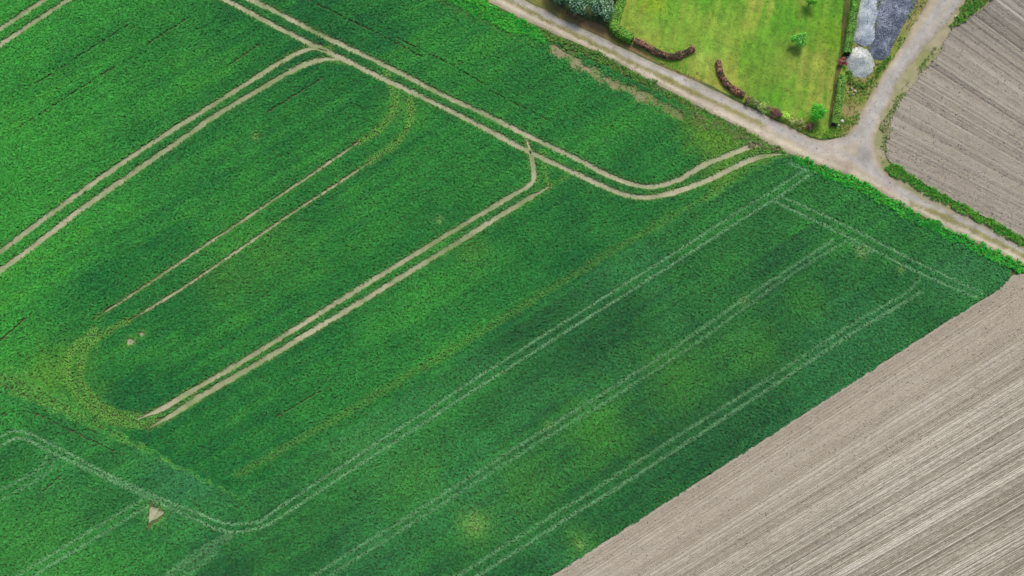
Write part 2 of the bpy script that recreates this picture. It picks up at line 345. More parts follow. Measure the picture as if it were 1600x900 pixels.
def lawn_col(v):
    p = PX(v); u = v@SN; w = v@STRIPE
    n = fbm(v[:, 0], v[:, 1], 7, 4, 2); st = fbm(u*1.0, w*.06, .55, 3, 5)
    c = mixc(np.repeat(lin((88, 148, 32))[None], len(v), 0), lin((156, 162, 66))[None], np.clip(smooth(.36, .64, n*.68+st*.32), 0, 1))
    for px, py, r, cc, am in ((1103, 88, 1.3, (172, 172, 84), .8), (1150, 40, 3, (150, 165, 62), .5), (1240, 95, 3, (142, 150, 62), .6), (1180, 130, 4, (128, 142, 52), .5), (1080, 40, 4, (100, 160, 36), .5), (1030, 30, 3, (86, 150, 36), .5), (1110, 75, 2.6, (84, 160, 34), .5), (1215, 165, 2.5, (88, 158, 32), .5), (1020, 5, 1.6, (150, 172, 30), .6), (1310, 60, 3, (120, 150, 30), .5)):
        c = mixc(c, lin(cc)[None], np.exp(-((v-np.array(G(px, py)))**2).sum(1)/r**2)*am)
    return 1.04*c*(.7+.6*fbm(v[:, 0], v[:, 1], .6, 2, 1))[:, None]*(.8+.4*fbm(u*1.0, w*.1, .4, 2, 2))[:, None]
LAWN_P = spline(GA(LAWN+LAWN[:1]), .6)[:-1]
o = region('lawn', LAWN_P, .26, .06, lawn_col, M['lawn']); tag(o, 'bright mown lawn inside the clipped hedges', 'lawn', kind='structure')
bed = [(1322, -80), (1314, 60), (1306, 108), (1300, 150), (1293, 196), (1299, 199), (1306, 160), (1313, 112), (1322, 60), (1332, -80)]
o = region('planting_bed', jitter_line(spline(GA(bed+bed[:1]), .4)[:-1], .1, .8, 4), .35, .085, flat((76, 80, 40), .25, 1.2, (104, 90, 54)), M['soil'] if False else M['lawn']); tag(o, 'narrow dark earth bed along the hedge', 'bed', kind='structure')
yard = [(1352, -110), (1340, -20), (1331, 60), (1322, 110), (1313, 150), (1304, 196), (1302, 214), (1318, 212), (1334, 198), (1348, 172), (1363, 143), (1393, 95), (1421, 50), (1452, -2), (1512, -98)]
o = region('waste_ground', jitter_line(spline(GA(yard+yard[:1]), .5)[:-1], .1, 1.2, 5), .4, .04, flat((150, 138, 88), .2, 2.0, (126, 138, 58)), M['lawn']); tag(o, 'weedy waste ground between the hedge and the side road', 'waste ground', kind='structure')

# ------------------------------------------------------------------ ploughed fields: ridged grids that follow the drill lines
def ploughed(name, y0s, slope, xr, xref, edge, step_px, du, colfn, zfn, label):
    rows = []; us = None
    V = []; C = []; Z = []
    for y0 in y0s:
        s = slope(y0); x0, x1 = xr(y0, s); xs = np.linspace(x0, x1, du)
        xy = np.array([G(x, y0+s*(x-xref)) for x in xs]); rows.append(xy)
    A = np.array(rows); nr = len(y0s)
    v = A.reshape(-1, 2); rowid = np.repeat(np.arange(nr), du)
    z = zfn(v, rowid); c = colfn(v, rowid)
    i, j = np.meshgrid(np.arange(nr-1), np.arange(du-1), indexing='ij'); k = (i*du+j).ravel()
    Fq = np.stack([k, k+du, k+du+1, k+1], 1)
    o = mesh_obj(name, np.column_stack([v, z]), Fq, M['plough'], col=c, smooth_=True)
    tag(o, label, 'ploughed field', kind='structure'); return o, v
# lower right
nr = 900; y0s = np.linspace(683, 1240, nr)          # y on the line x=1200
slo = lambda y: -0.645+0.075*smooth(690, 1000, y)
E_LOW = np.array([(700, 1004), (862, 899), (1000, 811), (1200, 682), (1400, 553), (1500, 489), (1537, 467), (1553, 457), (1566, 444), (1576, 431), (1600, 427), (1660, 425), (1760, 480)], float)
def xr_low(y0, s): 
    return 640.0, 1745.0
r1 = np.random.default_rng(21); ROWL = r1.random(nr)
def rowcol(n, seed, base, light, dark, lw):
    r = np.random.default_rng(seed); f = np.zeros(n)
    k = 0
    while k < n:
        w = int(r.integers(1, 3)); f[k:k+w] += r.normal(0, lw); k += w
    k = 0
    while k < n:
        w = int(r.integers(10, 44)); f[k:k+w] += r.normal(0, lw*.4); k += w
    return f
RL = rowcol(nr, 5, 0, 0, 0, .39)
def amp_low(v): 
    p = PX(v); dd = (p[:, 1]-(682-.645*(p[:, 0]-1200)))      # distance from the crop edge, picture rows
    return .45+.75*smooth(60, 260, dd)
def col_low(v, rid):
    p = PX(v); a = amp_low(v); along = v@np.array([.84, .54])
    f = RL[rid]*a*(.55+.9*vnoise(along/4.0, rid/3.0, 2))+.42*(fbm(v[:, 0], v[:, 1], 9, 3, 3)-.5)+.9*(vnoise(along/.35, rid/1.2, 4)-.5)*a
    hl = smooth(40, 0, 1600-p[:, 0]+(p[:, 1]-520)*.3)
    f = f*(1-.7*hl)
    c = np.atleast_2d(mixc(np.repeat(lin((166, 154, 132))[None], len(v), 0), lin((156, 148, 128))[None], smooth(60, 240, p[:, 1]-(682-.645*(p[:, 0]-1200)))))
    c = mixc(c, lin((212, 204, 184))[None], np.clip(f*.9, 0, 1)); c = mixc(c, lin((122, 112, 95))[None], np.clip(-f*.9, 0, 1))
    return c
def z_low(v, rid): 
    a = amp_low(v); edge = smooth(0, 8, rid)
    return .035+(.12+.055*np.clip(RL[rid], -1.3, 1.3)*a+.04*(vnoise(v[:, 0]/.5, v[:, 1]/.5, 1)-.5)*a)*np.clip(edge, .1, 1)
# clip rows to the field edge by starting each row where the edge line is crossed: grid built then trimmed
def trim(o, v, keep):
    me = o.data; bm = bmesh.new(); bm.from_mesh(me); bm.verts.ensure_lookup_table()
    bmesh.ops.delete(bm, geom=[bm.verts[i] for i in np.where(~keep)[0]], context='VERTS'); bm.to_mesh(me); bm.free()
o, v = ploughed('ploughed_field', y0s-6, slo, xr_low, 1200.0, None, 1, 400, col_low, z_low, 'pale brown ploughed field with drill lines below the green crop')
LOWP = GA(list(map(tuple, E_LOW))+[(1760, 1100), (700, 1100)])
LOWPJ = np.vstack([jitter_line(spline(GA(list(map(tuple, E_LOW))), .4), .10, 1.0, 6), GA([(1760, 1100), (700, 1100)])])
trim(o, v, inside(v, LOWPJ))
UND = LOWP
hp = [(1480, 502), (1537, 470), (1553, 459), (1566, 446), (1577, 434), (1600, 430), (1660, 428), (1760, 480), (1760, 620), (1640, 560), (1560, 520)]
def col_head(v):
    c = np.repeat(lin((152, 142, 126))[None], len(v), 0); a = v@np.array([.84, .54]); b = v@np.array([-.54, .84])
    f = 1.6*(fbm(b*1.0, a*.08, .45, 3, 2)-.5)+1.0*(fbm(v[:, 0], v[:, 1], 2.5, 3, 5)-.5)
    c = mixc(c, lin((182, 174, 158))[None], np.clip(f, 0, 1)); return mixc(c, lin((124, 115, 103))[None], np.clip(-f, 0, 1))
# upper right
nr2 = 420; y2 = np.linspace(-330, 405, nr2)
slo2 = lambda y: 0.76-0.27*smooth(-60, 360, y)
R2 = rowcol(nr2, 9, 0, 0, 0, .3)
E_UP = [(1640, -110), (1548, 0), (1524, 20), (1482, 50), (1464, 86), (1440, 112), (1404, 158), (1390, 190), (1382, 235), (1390, 254), (1420, 275), (1470, 304), (1530, 336), (1575, 361), (1600, 374), (1640, 393), (1760, 452), (1760, -110)]
UPP = jitter_line(spline(GA(E_UP+E_UP[:1]), .4)[:-1], .12, 1.0, 7)
def col_up(v, rid):
    p = PX(v); along = v@np.array([.85, -.52]); a = .45+.8*smooth(330, 60, p[:, 1])
    f = R2[rid]*a*(.5+vnoise(along/5, rid/3.0, 3))+.5*(fbm(v[:, 0], v[:, 1], 5, 4, 1)-.5)+.35*(vnoise(along/.8, rid/1.5, 5)-.5)
    c = np.repeat(lin((154, 144, 126))[None], len(v), 0)
    c = mixc(c, lin((128, 122, 114))[None], smooth(120, 0, p[:, 1])*.6)
    c = mixc(c, lin((182, 174, 158))[None], np.clip(f*.8, 0, 1)); return mixc(c, lin((118, 110, 98))[None], np.clip(-f, 0, 1))
def z_up(v, rid):
    along = v@np.array([.85, -.52]); return .15+.07*np.clip(R2[rid], -1, 1)+.04*(vnoise(v[:, 0]/.45, v[:, 1]/.45, 2)-.5)
o, v = ploughed('harrowed_field', y2, slo2, lambda y, s: (1365.0, 1760.0), 1500.0, None, 1, 150, col_up, z_up, 'grey brown harrowed field beside the forked road')
trim(o, v, inside(v, UPP))

# ------------------------------------------------------------------ crops
D_ROW = np.array(G(1000, 430))-np.array(G(800, 556)); D_ROW /= np.linalg.norm(D_ROW); N_ROW = np.array([-D_ROW[1], D_ROW[0]])
UPPER = GA([(-190, 610), (-130, 556), (-40, 578), (20, 586), (80, 618), (160, 663), (250, 716), (374, 779)] + [(a+2, b+3) for a, b in EDGE[1:]] + [(1215, 232), (1170, 214), (1100, 180), (1050, 158), (980, 122), (900, 82), (848, 56), (800, 38), (735, 8), (540, -100), (-190, -100)])
LOWER = GA([(-190, 618), (-130, 570), (-40, 600), (20, 612), (80, 636), (160, 672), (250, 716), (374, 776)] + [(a-2, b-2) for a, b in EDGE[1:]] + [(1245, 250), (1290, 272), (1330, 287), (1400, 325), (1480, 366), (1540, 396), (1568, 410), (1577, 424), (1574, 438), (1560, 452), (1536, 466)] + [tuple(p) for p in E_LOW[1:6][::-1]] + [(700, 1004), (-190, 1004)])
def cand(step):
    a = np.arange(-125, 125, step); q = np.stack([x.ravel() for x in np.meshgrid(a, a)], 1)
    q = q+RNG.uniform(-.36, .36, q.shape)*step
    xy = q[:, :1]*D_ROW+q[:, 1:]*N_ROW+np.array([0, 40.0])
    m = (np.abs(xy[:, 0]) < XM-1) & (xy[:, 1] > Y0+1) & (xy[:, 1] < Y1-1)
    return xy[m]
def blob(v, c, col, px, py, r, am):
    d = ((v-np.array(G(px, py)))**2).sum(1)/r**2
    return mixc(c, lin(col)[None], np.exp(-d*(.2+1.7*fbm(v[:, 0], v[:, 1], 1.6, 4, 4)))*am)
def crop(poly, which, name, label):
    v = cand(.17); wob = np.stack([fbm(v[:, 0], v[:, 1], 1.1, 2, 1)-.5, fbm(v[:, 0], v[:, 1], 1.1, 2, 3)-.5], 1)*(.7 if which == 'U' else .3)
    v = v[inside(v+wob, poly)]; n = len(v); p = PX(v)
    sc = .9+.28*RNG.random(n); keep = np.ones(n, bool)
    u = v@N_ROW; w = v@D_ROW
    big = fbm(v[:, 0], v[:, 1], 17, 4, 2); streak = fbm(u*1.0, w*.05, 1.0, 4, 4); mid = fbm(v[:, 0], v[:, 1], 4.0, 3, 6)
    if which == 'U':
        trend = smooth(440, 0, p[:, 0]+.2*p[:, 1])*.62
        f = np.clip((big-.5)*1.5+(streak-.5)*.7+(mid-.5)*.4+.30+trend, 0, 1)
        c = mixc(np.repeat(lin((30, 105, 50))[None], n, 0), lin((62, 148, 56))[None], f)
        c = mixc(c, lin((80, 150, 46))[None], smooth(.58, .75, mid*.45+streak*.55)*.35*(.3+trend*1.6))
        for b in (((92, 148, 52), 70, 592, 3.2, .75), ((94, 150, 54), 110, 565, 2.8, .55), ((88, 146, 52), 140, 640, 2.6, .45), ((104, 150, 48), 1130, 225, 3.2, .8), ((110, 150, 44), 1090, 195, 2.2, .6), ((104, 144, 56), 1180, 236, 2.4, .7), ((100, 150, 50), 1130, 275, 2.6, .7), ((88, 150, 60), 628, 165, 2.0, .6), ((86, 140, 52), 735, 395, 2.2, .45), ((90, 148, 52), 420, 395, 4, .3), ((90, 148, 52), 345, 440, 3, .3)):
            c = blob(v, c, *b)
    else:
        trend = smooth(560, 0, p[:, 0])*.6
        f = np.clip((big-.5)*1.3+(streak-.5)*.9+(mid-.5)*.5+.36+trend, 0, 1)
        c = mixc(np.repeat(lin((36, 97, 51))[None], n, 0), lin((58, 136, 58))[None], f)
        c = mixc(c, lin((60, 134, 78))[None], smooth(.5, .72, fbm(v[:, 0], v[:, 1], 9, 3, 5))*.3)
        for b in (((92, 150, 60), 742, 821, 1.9, .75), ((74, 146, 48), 935, 668, 4.0, .6), ((76, 146, 50), 1060, 590, 4.5, .5), ((78, 150, 52), 650, 750, 3.5, .4), ((76, 140, 56), 820, 760, 3.5, .45), ((78, 148, 52), 1180, 545, 3.5, .4), ((84, 146, 56), 906, 850, 1.6, .5), ((80, 150, 70), 560, 690, 4, .35), ((72, 150, 52), 1260, 470, 3, .35), ((70, 140, 92), 300, 735, 5, .4), ((78, 156, 60), 60, 850, 6, .4), ((74, 140, 84), 1500, 430, 3.5, .45)):
            c = blob(v, c, *b)
    wl = lin((112, 166, 70))[None]; dusty = lin((116, 164, 112))[None]; c = c*(1+.2*(vnoise(u/.42, w/30, 5)-.5))[:, None]
    for L, wd in TR:
        d = dist(v, L); j = (RNG.random(n)-.4)*.26+(fbm(v[:, 0], v[:, 1], .9, 2, 6)-.5)*.3
        le = smooth(0, 3.0, np.minimum(np.linalg.norm(v-L[0], axis=1), np.linalg.norm(v-L[-1], axis=1)))
        keep &= (d > wd*.5*(.3+.7*le)+j) | (RNG.random(n) < .5*smooth(.5, .8, fbm(v[:, 0], v[:, 1], .8, 3, 1))+.08)
        ew = np.minimum(1, .3+.7*smooth(0, 3.0, np.minimum(np.linalg.norm(v-L[0], axis=1), np.linalg.norm(v-L[-1], axis=1))))
        near = smooth(wd*.5+.45, wd*.5, d); sc = sc*(1-.12*near); c = mixc(c, lin((104, 140, 60))[None], near*.3)
        sc = np.where(d < wd*.5*ew, .32, sc)
    for pts, wd, s in WORN:
        d = dist(v, spline(GA(pts), .7)); k = smooth(wd*.5+.28, wd*.15, d+(fbm(v[:, 0], v[:, 1], 1.2, 2, 6)-.5)*.5)*s*.85
        sc = sc*(1-.3*k); c = mixc(c, wl, k*.9); keep &= RNG.random(n) > k*.10
    for pts, wd, s in (FAINT if which == 'L' else []):
        d = dist(v, spline(GA(pts), .7)); k = smooth(wd*.5+.15, wd*.3, d)*s*(.55+.75*fbm(v[:, 0], v[:, 1], 1.5, 2, 2))
        sc = sc*(1-.15*k); c = mixc(c, dusty, np.clip(k*.95, 0, 1))
    for pts, wd in GAPS:
        keep &= dist(v, spline(GA(pts), .7)) > wd*.5
    for px, py, r, sh in BARE:
        q = v-np.array(G(px, py)); rm = r/13.7
        if sh == 'tri': ins = (q[:, 0] > -.85) & (q[:, 0] < .85) & (np.abs(q[:, 1]-.1*q[:, 0]) < (.95-q[:, 0]*.85))
        else: ins = (q**2).sum(1)*(.6+.8*fbm(v[:, 0], v[:, 1], .5, 2, 3)) < rm**2
        near = np.exp(-(q**2).sum(1)/(rm*1.5)**2); c = mixc(c, wl, near*.6); keep &= ~ins | (RNG.random(n) < .25); sc = np.where(ins, .4, sc)
    for px, py, r in PALE:
        k = np.exp(-((v-np.array(G(px, py)))**2).sum(1)/r**2*(.3+1.4*fbm(v[:, 0], v[:, 1], .6, 2, 3))); c = mixc(c, lin((124, 166, 88))[None], k*.6); sc = sc*(1-.1*k)
    if which == 'U':   # bare strip beside the road verge
        st = spline(GA([(862, 72), (890, 92), (930, 116), (975, 138), (1020, 156), (1062, 184)]), .6)
        d = dist(v, st)+(fbm(v[:, 0], v[:, 1], 1.2, 3, 2)-.5)*2.0; k = smooth(1.15, .1, d); keep &= RNG.random(n) > k*.8; sc = sc*(1-.4*k); c = mixc(c, wl, k*.6)
    c = 1.9*c*(.74+.52*RNG.random(n))[:, None]*np.array([1+.16*(RNG.random(n)-.5), np.ones(n), 1+.2*(RNG.random(n)-.5)]).T
    v = v[keep]; c = c[keep]; sc = sc[keep]
    s3 = np.stack([sc, sc, sc*(.8+.4*RNG.random(len(sc)))], 1)
    return scatter(name, np.column_stack([v, np.full(len(v), .02)]), c, s3, CROP_P, label, 'crop')
crop(UPPER, 'U', 'young_wheat', 'green young wheat crossed by bare pale wheel tracks')
crop(LOWER, 'L', 'young_barley', 'blue green young crop with faint wheel marks between the wheat and ploughed soil')
# pale soil of the bare patches
for px, py, r, sh in BARE:
    a = np.linspace(0, 2*PI, 22, endpoint=False); rm = r/13.7*1.25
    rr = rm*(.75+.5*vnoise(np.cos(a)*1.7+px, np.sin(a)*1.7+py, 2))
    q = np.array(G(px, py))+np.stack([np.cos(a)*rr, np.sin(a)*rr], 1)
    if sh == 'tri': q = jitter_line(spline(np.array(G(px, py))+np.array([(-.8, -.95), (-.7, .7), (.85, .25), (-.8, -.95)]), .2)[:-1], .12, .5, 3)
    o = region('bare_patch', q, .3, .035, flat((186, 180, 152), .12, .8, (160, 160, 120)), M['track']); tag(o, 'small bare patch of pale soil in the crop', 'soil', 'bare patches in the crops', kind='structure')
# pale soil of the bare strip
st = [(850, 62), (890, 84), (930, 104), (985, 126), (1035, 150), (1075, 182), (1062, 196), (1015, 172), (965, 148), (920, 126), (880, 100), (850, 78)]
o = region('bare_strip', jitter_line(spline(GA(st+st[:1]), .4)[:-1], .3, 1.2, 2), .4, .035, flat((148, 138, 104), .15, 1.5, (112, 126, 72)), M['track']); tag(o, 'bare brown strip of soil beside the road verge', 'soil', kind='structure')

# ------------------------------------------------------------------ verges and lawn grass
def strip_grass(name, poly, dens, cols, sc, label, cat='grass', zs=1.0, wob=.5, z=.04, thin=None, cfn=None):
    poly = np.asarray(poly); lo, hi = poly.min(0)-1, poly.max(0)+1
    n = int((hi-lo).prod()*dens*2.0); v = RNG.uniform(lo, hi, (n, 2))
    wb = np.stack([fbm(v[:, 0], v[:, 1], .8, 2, 1)-.5, fbm(v[:, 0], v[:, 1], .8, 2, 3)-.5], 1)*wob*2
    m = inside(v+wb, poly)
    if thin is not None: m &= RNG.random(n) < np.clip((fbm(v[:, 0], v[:, 1], 1.3, 3, 5)-thin)*6, 0, 1)
    v = v[m]; n = len(v)
    f = fbm(v[:, 0], v[:, 1], 1.6, 3, 7)
    c = mixc(np.repeat(lin(cols[0])[None], n, 0), lin(cols[1])[None], smooth(.32, .68, f))
    if cfn: c = cfn(v)
    if len(cols) > 2: c = mixc(c, lin(cols[2])[None], (RNG.random(n) < .18)*1.0)
    c = c*1.45*(.6+.8*RNG.random(n))[:, None]; s = .68*sc*(.7+.6*RNG.random(n))*(.75+.5*f)
    return scatter(name, np.column_stack([v, np.full(n, z)]), c, np.stack([s, s, s*zs*(.8+.5*RNG.random(n))], 1), GRASS_P, label, cat)
BR = ((48, 180, 58), (80, 196, 66), (110, 184, 64))
strip_grass('verge_grass', GA([(560, -95), (756, 3), (848, 49), (848, 68), (800, 52), (765, 36), (730, 18), (685, -6), (515, -90)]), 40, BR, 1.0, 'bright green grass strip between the wheat and the road at the top', zs=1.5)
strip_grass('weeds', GA([(560, -60), (690, -4), (730, 18), (790, 48), (846, 70), (850, 78), (780, 52), (720, 26), (680, 6), (540, -50)]), 18, ((120, 136, 56), (92, 140, 52), (150, 130, 90)), .8, 'yellowish weeds along the top edge of the wheat', zs=1.2)
strip_grass('verge_grass', GA([(848, 46), (940, 86), (1020, 129), (1100, 172), (1170, 208), (1232, 240), (1226, 242), (1160, 212), (1095, 180), (1015, 140), (935, 98), (848, 60)]), 30, ((76, 156, 54), (110, 160, 60), (136, 150, 84)), .8, 'narrow green grass strip between bare soil and the road', zs=1.3)
strip_grass('weeds', GA([(1060, 168), (1110, 184), (1170, 214), (1222, 240), (1190, 236), (1140, 215), (1090, 200), (1062, 186)]), 16, ((120, 146, 52), (140, 140, 84), (150, 128, 112)), .9, 'yellow green weeds in the corner where the wheat meets the road', zs=1.2)
strip_grass('verge_grass', GA([(1236, 240), (1290, 262), (1330, 277), (1370, 298), (1410, 320), (1460, 348), (1520, 378), (1575, 403), (1640, 434), (1700, 462), (1700, 476), (1620, 438), (1578, 420), (1548, 408), (1500, 384), (1450, 360), (1400, 334), (1350, 306), (1310, 288), (1270, 272), (1240, 254)]), 34, BR, 1.0, 'bright green grass strip between the blue green crop and the road', zs=1.6)
strip_grass('verge_grass', GA([(1384, 258), (1394, 252), (1420, 272), (1470, 302), (1530, 334), (1575, 359), (1600, 372), (1640, 391), (1740, 440), (1740, 456), (1640, 406), (1600, 386), (1550, 359), (1500, 333), (1440, 303), (1400, 278), (1385, 268)]), 60, ((62, 164, 46), (92, 174, 52), (140, 165, 64)), .72, 'bright green grass strip between the road and the harrowed field', zs=1.6)
strip_grass('weeds', GA([(1372, 250), (1372, 225), (1380, 190), (1396, 156), (1418, 122), (1440, 98), (1462, 70), (1480, 58), (1478, 72), (1462, 92), (1440, 116), (1408, 160), (1394, 195), (1388, 230), (1384, 254)]), 20, ((112, 146, 60), (138, 150, 80), (84, 150, 56)), .8, 'patchy weeds along the edge of the side road', thin=.42)
strip_grass('verge_grass', GA([(1482, 40), (1500, 16), (1512, 0), (1570, -90), (1610, -90), (1548, 0), (1524, 20), (1488, 46)]), 30, ((70, 156, 50), (116, 160, 60), (140, 160, 70)), 1.0, 'tall green grass clump beside the top of the side road', zs=1.6)
strip_grass('weeds', GA(yard), 14, ((130, 146, 62), (98, 148, 52), (160, 150, 84)), .75, 'mixed weeds on waste ground around the gravel heaps', thin=.40)
strip_grass('verge_grass', GA([(1302, 199), (1310, 180), (1330, 180), (1340, 184), (1330, 200), (1315, 212), (1290, 218), (1262, 212), (1265, 204), (1290, 208)]), 30, ((88, 160, 48), (110, 160, 50), (140, 150, 60)), .7, 'grass at the corner of lawn and side road')
strip_grass('weeds', GA([(1326, 110), (1330, 128), (1352, 130), (1368, 118), (1372, 100), (1392, 92), (1390, 98), (1374, 116), (1356, 138), (1330, 140), (1322, 120)]), 26, ((70, 140, 46), (100, 150, 50), (140, 150, 60)), .95, 'green weeds around the foot of the pale gravel heap', zs=1.5)
strip_grass('verge_grass', GA(BALK+[(378, 782), (250, 721), (150, 674), (80, 644), (20, 620), (-40, 604), (-130, 580)]), 40, ((82, 172, 74), (104, 178, 78), (118, 164, 74)), .85, 'light green grass balk at the lower end of the wheat', wob=.3, zs=1.1)
strip_grass('weeds', GA(dry), 14, ((150, 128, 84), (140, 140, 66), (110, 120, 52)), .55, 'dry tufts between the road and the garden', thin=.35)
strip_grass('weeds', np.vstack([MID[0]+np.array([0, .26]), (MID[0]-np.array([0, .26]))[::-1]]), 16, ((140, 142, 72), (118, 138, 58), (160, 150, 96)), .42, 'low tufts along the middle of the road above the wheat', thin=.40)
strip_grass('weeds', np.vstack([MID[1]+np.array([0, .2]), (MID[1]-np.array([0, .2]))[::-1]]), 12, ((150, 138, 92), (138, 138, 70), (160, 150, 96)), .38, 'low tufts along the middle of the road by the harrowed field', thin=.46)
strip_grass('lawn_grass', LAWN_P, 16, BR, .42, 'short mown grass of the lawn', cfn=lambda v: lawn_col(v)*.95, wob=.1, z=.06, zs=.5)

# clods and stones on the ploughed soil
def clods(name, poly, dens, c1, c2, label, smin, smax, z):
    lo, hi = poly.min(0), poly.max(0); n = int((hi-lo).prod()*dens); v = RNG.uniform(lo, hi, (n, 2)); v = v[inside(v, poly)]; n = len(v)
    c = mixc(np.repeat(lin(c1)[None], n, 0), lin(c2)[None], RNG.random(n)); s = smin+(smax-smin)*RNG.random(n)**2.5
    scatter(name, np.column_stack([v, np.full(n, z)]), c, s, STONE_P, label, 'clods', tilt=.5)
FR_LOW = GA([(862, 905), (1000, 816), (1200, 687), (1400, 558), (1500, 493), (1537, 472), (1570, 446), (1590, 432), (1640, 432), (1700, 500), (1700, 950), (820, 950)])
clods('soil_clods', FR_LOW, 9, (128, 119, 106), (188, 180, 164), 'loose clods on the pale brown ploughed field', .06, .2, .15)
clods('soil_clods', UPP, 12, (122, 116, 106), (184, 178, 164), 'loose clods on the grey brown harrowed field', .06, .2, .16)
clods('road_stones', ROAD, 9, (120, 112, 98), (215, 206, 190), 'small stones scattered on the gravel farm road', .05, .13, .09)

# ------------------------------------------------------------------ leaves
def leaf_mesh(name, C, Nn, size, cols, parent, mat=None):
    n = len(C); Nn = Nn+RNG.normal(0, .45, Nn.shape); Nn /= np.linalg.norm(Nn, axis=1)[:, None]
    a = np.cross(Nn, RNG.normal(0, 1, Nn.shape)); a /= np.linalg.norm(a, axis=1)[:, None]; b = np.cross(Nn, a)
    s = size*(.6+.8*RNG.random(n))[:, None]
    V = np.stack([C-a*s*.9, C+b*s*.45, C+a*s*.9, C-b*s*.45], 1).reshape(-1, 3)
    return mesh_obj(name, V, np.arange(4*n).reshape(-1, 4), mat or M['leaf'], parent, col=np.repeat(cols, 4, 0))
def lcol(n, cs, C=None, clump=.6):
    cs = [lin(c) for c in cs]; k = RNG.integers(0, len(cs), n); c = np.array(cs)[k]
    c = c*1.75*(.6+.8*RNG.random(n))[:, None]
    if C is not None: c = c*(.8+.4*vnoise(C[:, 0]/clump+C[:, 2]/clump*.7, C[:, 1]/clump, 3))[:, None]
    return c
def tube(V, Fc, p, q, r0, r1, seg=6):
    p = np.array(p, float); q = np.array(q, float); d = q-p; d /= np.linalg.norm(d); a = np.cross(d, [0.3, .9, .2]); a /= np.linalg.norm(a); b = np.cross(d, a); k = len(V)
    for c, r in ((p, r0), (q, r1)):
        for i in range(seg): t = 2*PI*i/seg; V.append(tuple(c+(a*math.cos(t)+b*math.sin(t))*r))
    for i in range(seg): j = (i+1) % seg; Fc.append((k+i, k+j, k+seg+j, k+seg+i))
    Fc.append(tuple(k+seg+i for i in range(seg)))
def hedge(pts, width, height, cols, label, size=.085, dens=240, core=None, wavy=.1, cat='hedge'):
    L = spline(GA(pts), .3); base = np.array([L[len(L)//2][0], L[len(L)//2][1], 0.05])
    h = empty('clipped_hedge', tuple(base)); tag(h, label, cat)
    t = np.gradient(L, axis=0); t /= np.linalg.norm(t, axis=1)[:, None]; nr = np.stack([-t[:, 1], t[:, 0]], 1)
    seg = np.linalg.norm(np.diff(L, axis=0), axis=1).sum(); per = width+2*height
    n = int(seg*per*dens); ii = RNG.random(n)*(len(L)-1); i0 = ii.astype(int); fr = (ii-i0)[:, None]
    P = L[i0]*(1-fr)+L[np.minimum(i0+1, len(L)-1)]*fr; Nr = nr[i0]
    wv = 1+wavy*2*(fbm(P[:, 0], P[:, 1], .9, 2, 3)-.5); wd = width*wv/2; hh = height*(1+wavy*2*(fbm(P[:, 0], P[:, 1], .8, 2, 5)-.5))
    s = RNG.random(n)*(2*height+width); side = np.where(s < height, -1, np.where(s < height+width, 0, 1))
    off = np.where(side == 0, (s-height-width/2)/(width/2), side)*wd; z = np.where(side == 0, hh, np.where(side < 0, s, s-height-width)/height*hh)
    rd = .12*width; lim = np.abs(off) > wd-rd*1.5
    z = np.where((side == 0) & lim, z-rd*.5, z)
    sink = RNG.random(n)**2*.1
    C = np.column_stack([P+Nr*(off-np.sign(off)*sink*(side != 0))[:, None], z-sink*(side == 0)])+RNG.normal(0, .035, (n, 3))*(1+2*(RNG.random((n, 1)) < .08))
    Nn = np.column_stack([Nr*side[:, None], (side == 0)*1.0+.3])
    ends = (ii < .6) | (ii > len(L)-1.6)
    C = C-base
    leaf_mesh('foliage', C, Nn, size, lcol(n, cols, C, .5), h)
    V = []; m = len(L); w2 = width*.40; ht = height*.86
    for k in range(m):
        for sx, zz in ((-1, 0), (-1, ht), (1, ht), (1, 0)): V.append((*(L[k]+nr[k]*w2*sx-base[:2]), zz))
    Fc = [(4*k+j, 4*k+j+1, 4*k+j+5, 4*k+j+4) for k in range(m-1) for j in range(3)]+[(0, 3, 2, 1), (4*m-4, 4*m-3, 4*m-2, 4*m-1)]
    mesh_obj('branches', V, Fc, core or M['core'], h)
    return h
def ball_leaves(c, rad, n, squash=1.0):
    d = RNG.normal(0, 1, (n, 3)); d /= np.linalg.norm(d, axis=1)[:, None]; r = RNG.random(n)**.4
    return c+d*(r*rad)[:, None]*np.array([1, 1, squash]), d
def tree(name, px, py, R, hgt, cols, label, cat='tree', nclump=46, per=70, size=.085, ground_r=None, trunk_r=.07, zb=.05, tall=.9):
    x, y = G(px, py, hgt*.62); t = empty(name, (x, y, zb)); tag(t, label, cat)
    V = []; Fc = []; ch = hgt*.3
    tube(V, Fc, (0, 0, -.1), (.03, .02, ch), trunk_r, trunk_r*.75); tube(V, Fc, (.03, .02, ch), (0, .03, hgt*.8), trunk_r*.75, trunk_r*.2)
    Cs = []; Ns = []; cen = np.array([0, 0, hgt*.6])
    for i in range(nclump):
        d = RNG.normal(0, 1, 3); d /= np.linalg.norm(d); rr = (.35+.65*RNG.random()**.6)
        lump = .82+.36*math.sin(3*math.atan2(d[1], d[0])+px)*.5+.2*RNG.random()
        c = cen+d*np.array([R, R, hgt*.42*tall])*rr*.82*lump
        if i < 12: tube(V, Fc, (0.02, .02, ch+(hgt*.4)*i/12), tuple(c), trunk_r*.4, trunk_r*.08, 4)
        C, N_ = ball_leaves(c, R*(.22+.14*RNG.random()), per, .8); Cs.append(C); Ns.append(N_*.6+d*.6+np.array([0, 0, .5]))
    C = np.vstack(Cs); C[:, 2] = np.maximum(C[:, 2], .08)
    mesh_obj('trunk', V, Fc, M['bark'], t)
    cc = lcol(len(C), cols, C, R*.4)
    leaf_mesh('crown', C, np.vstack(Ns), size, cc, t)
    return t
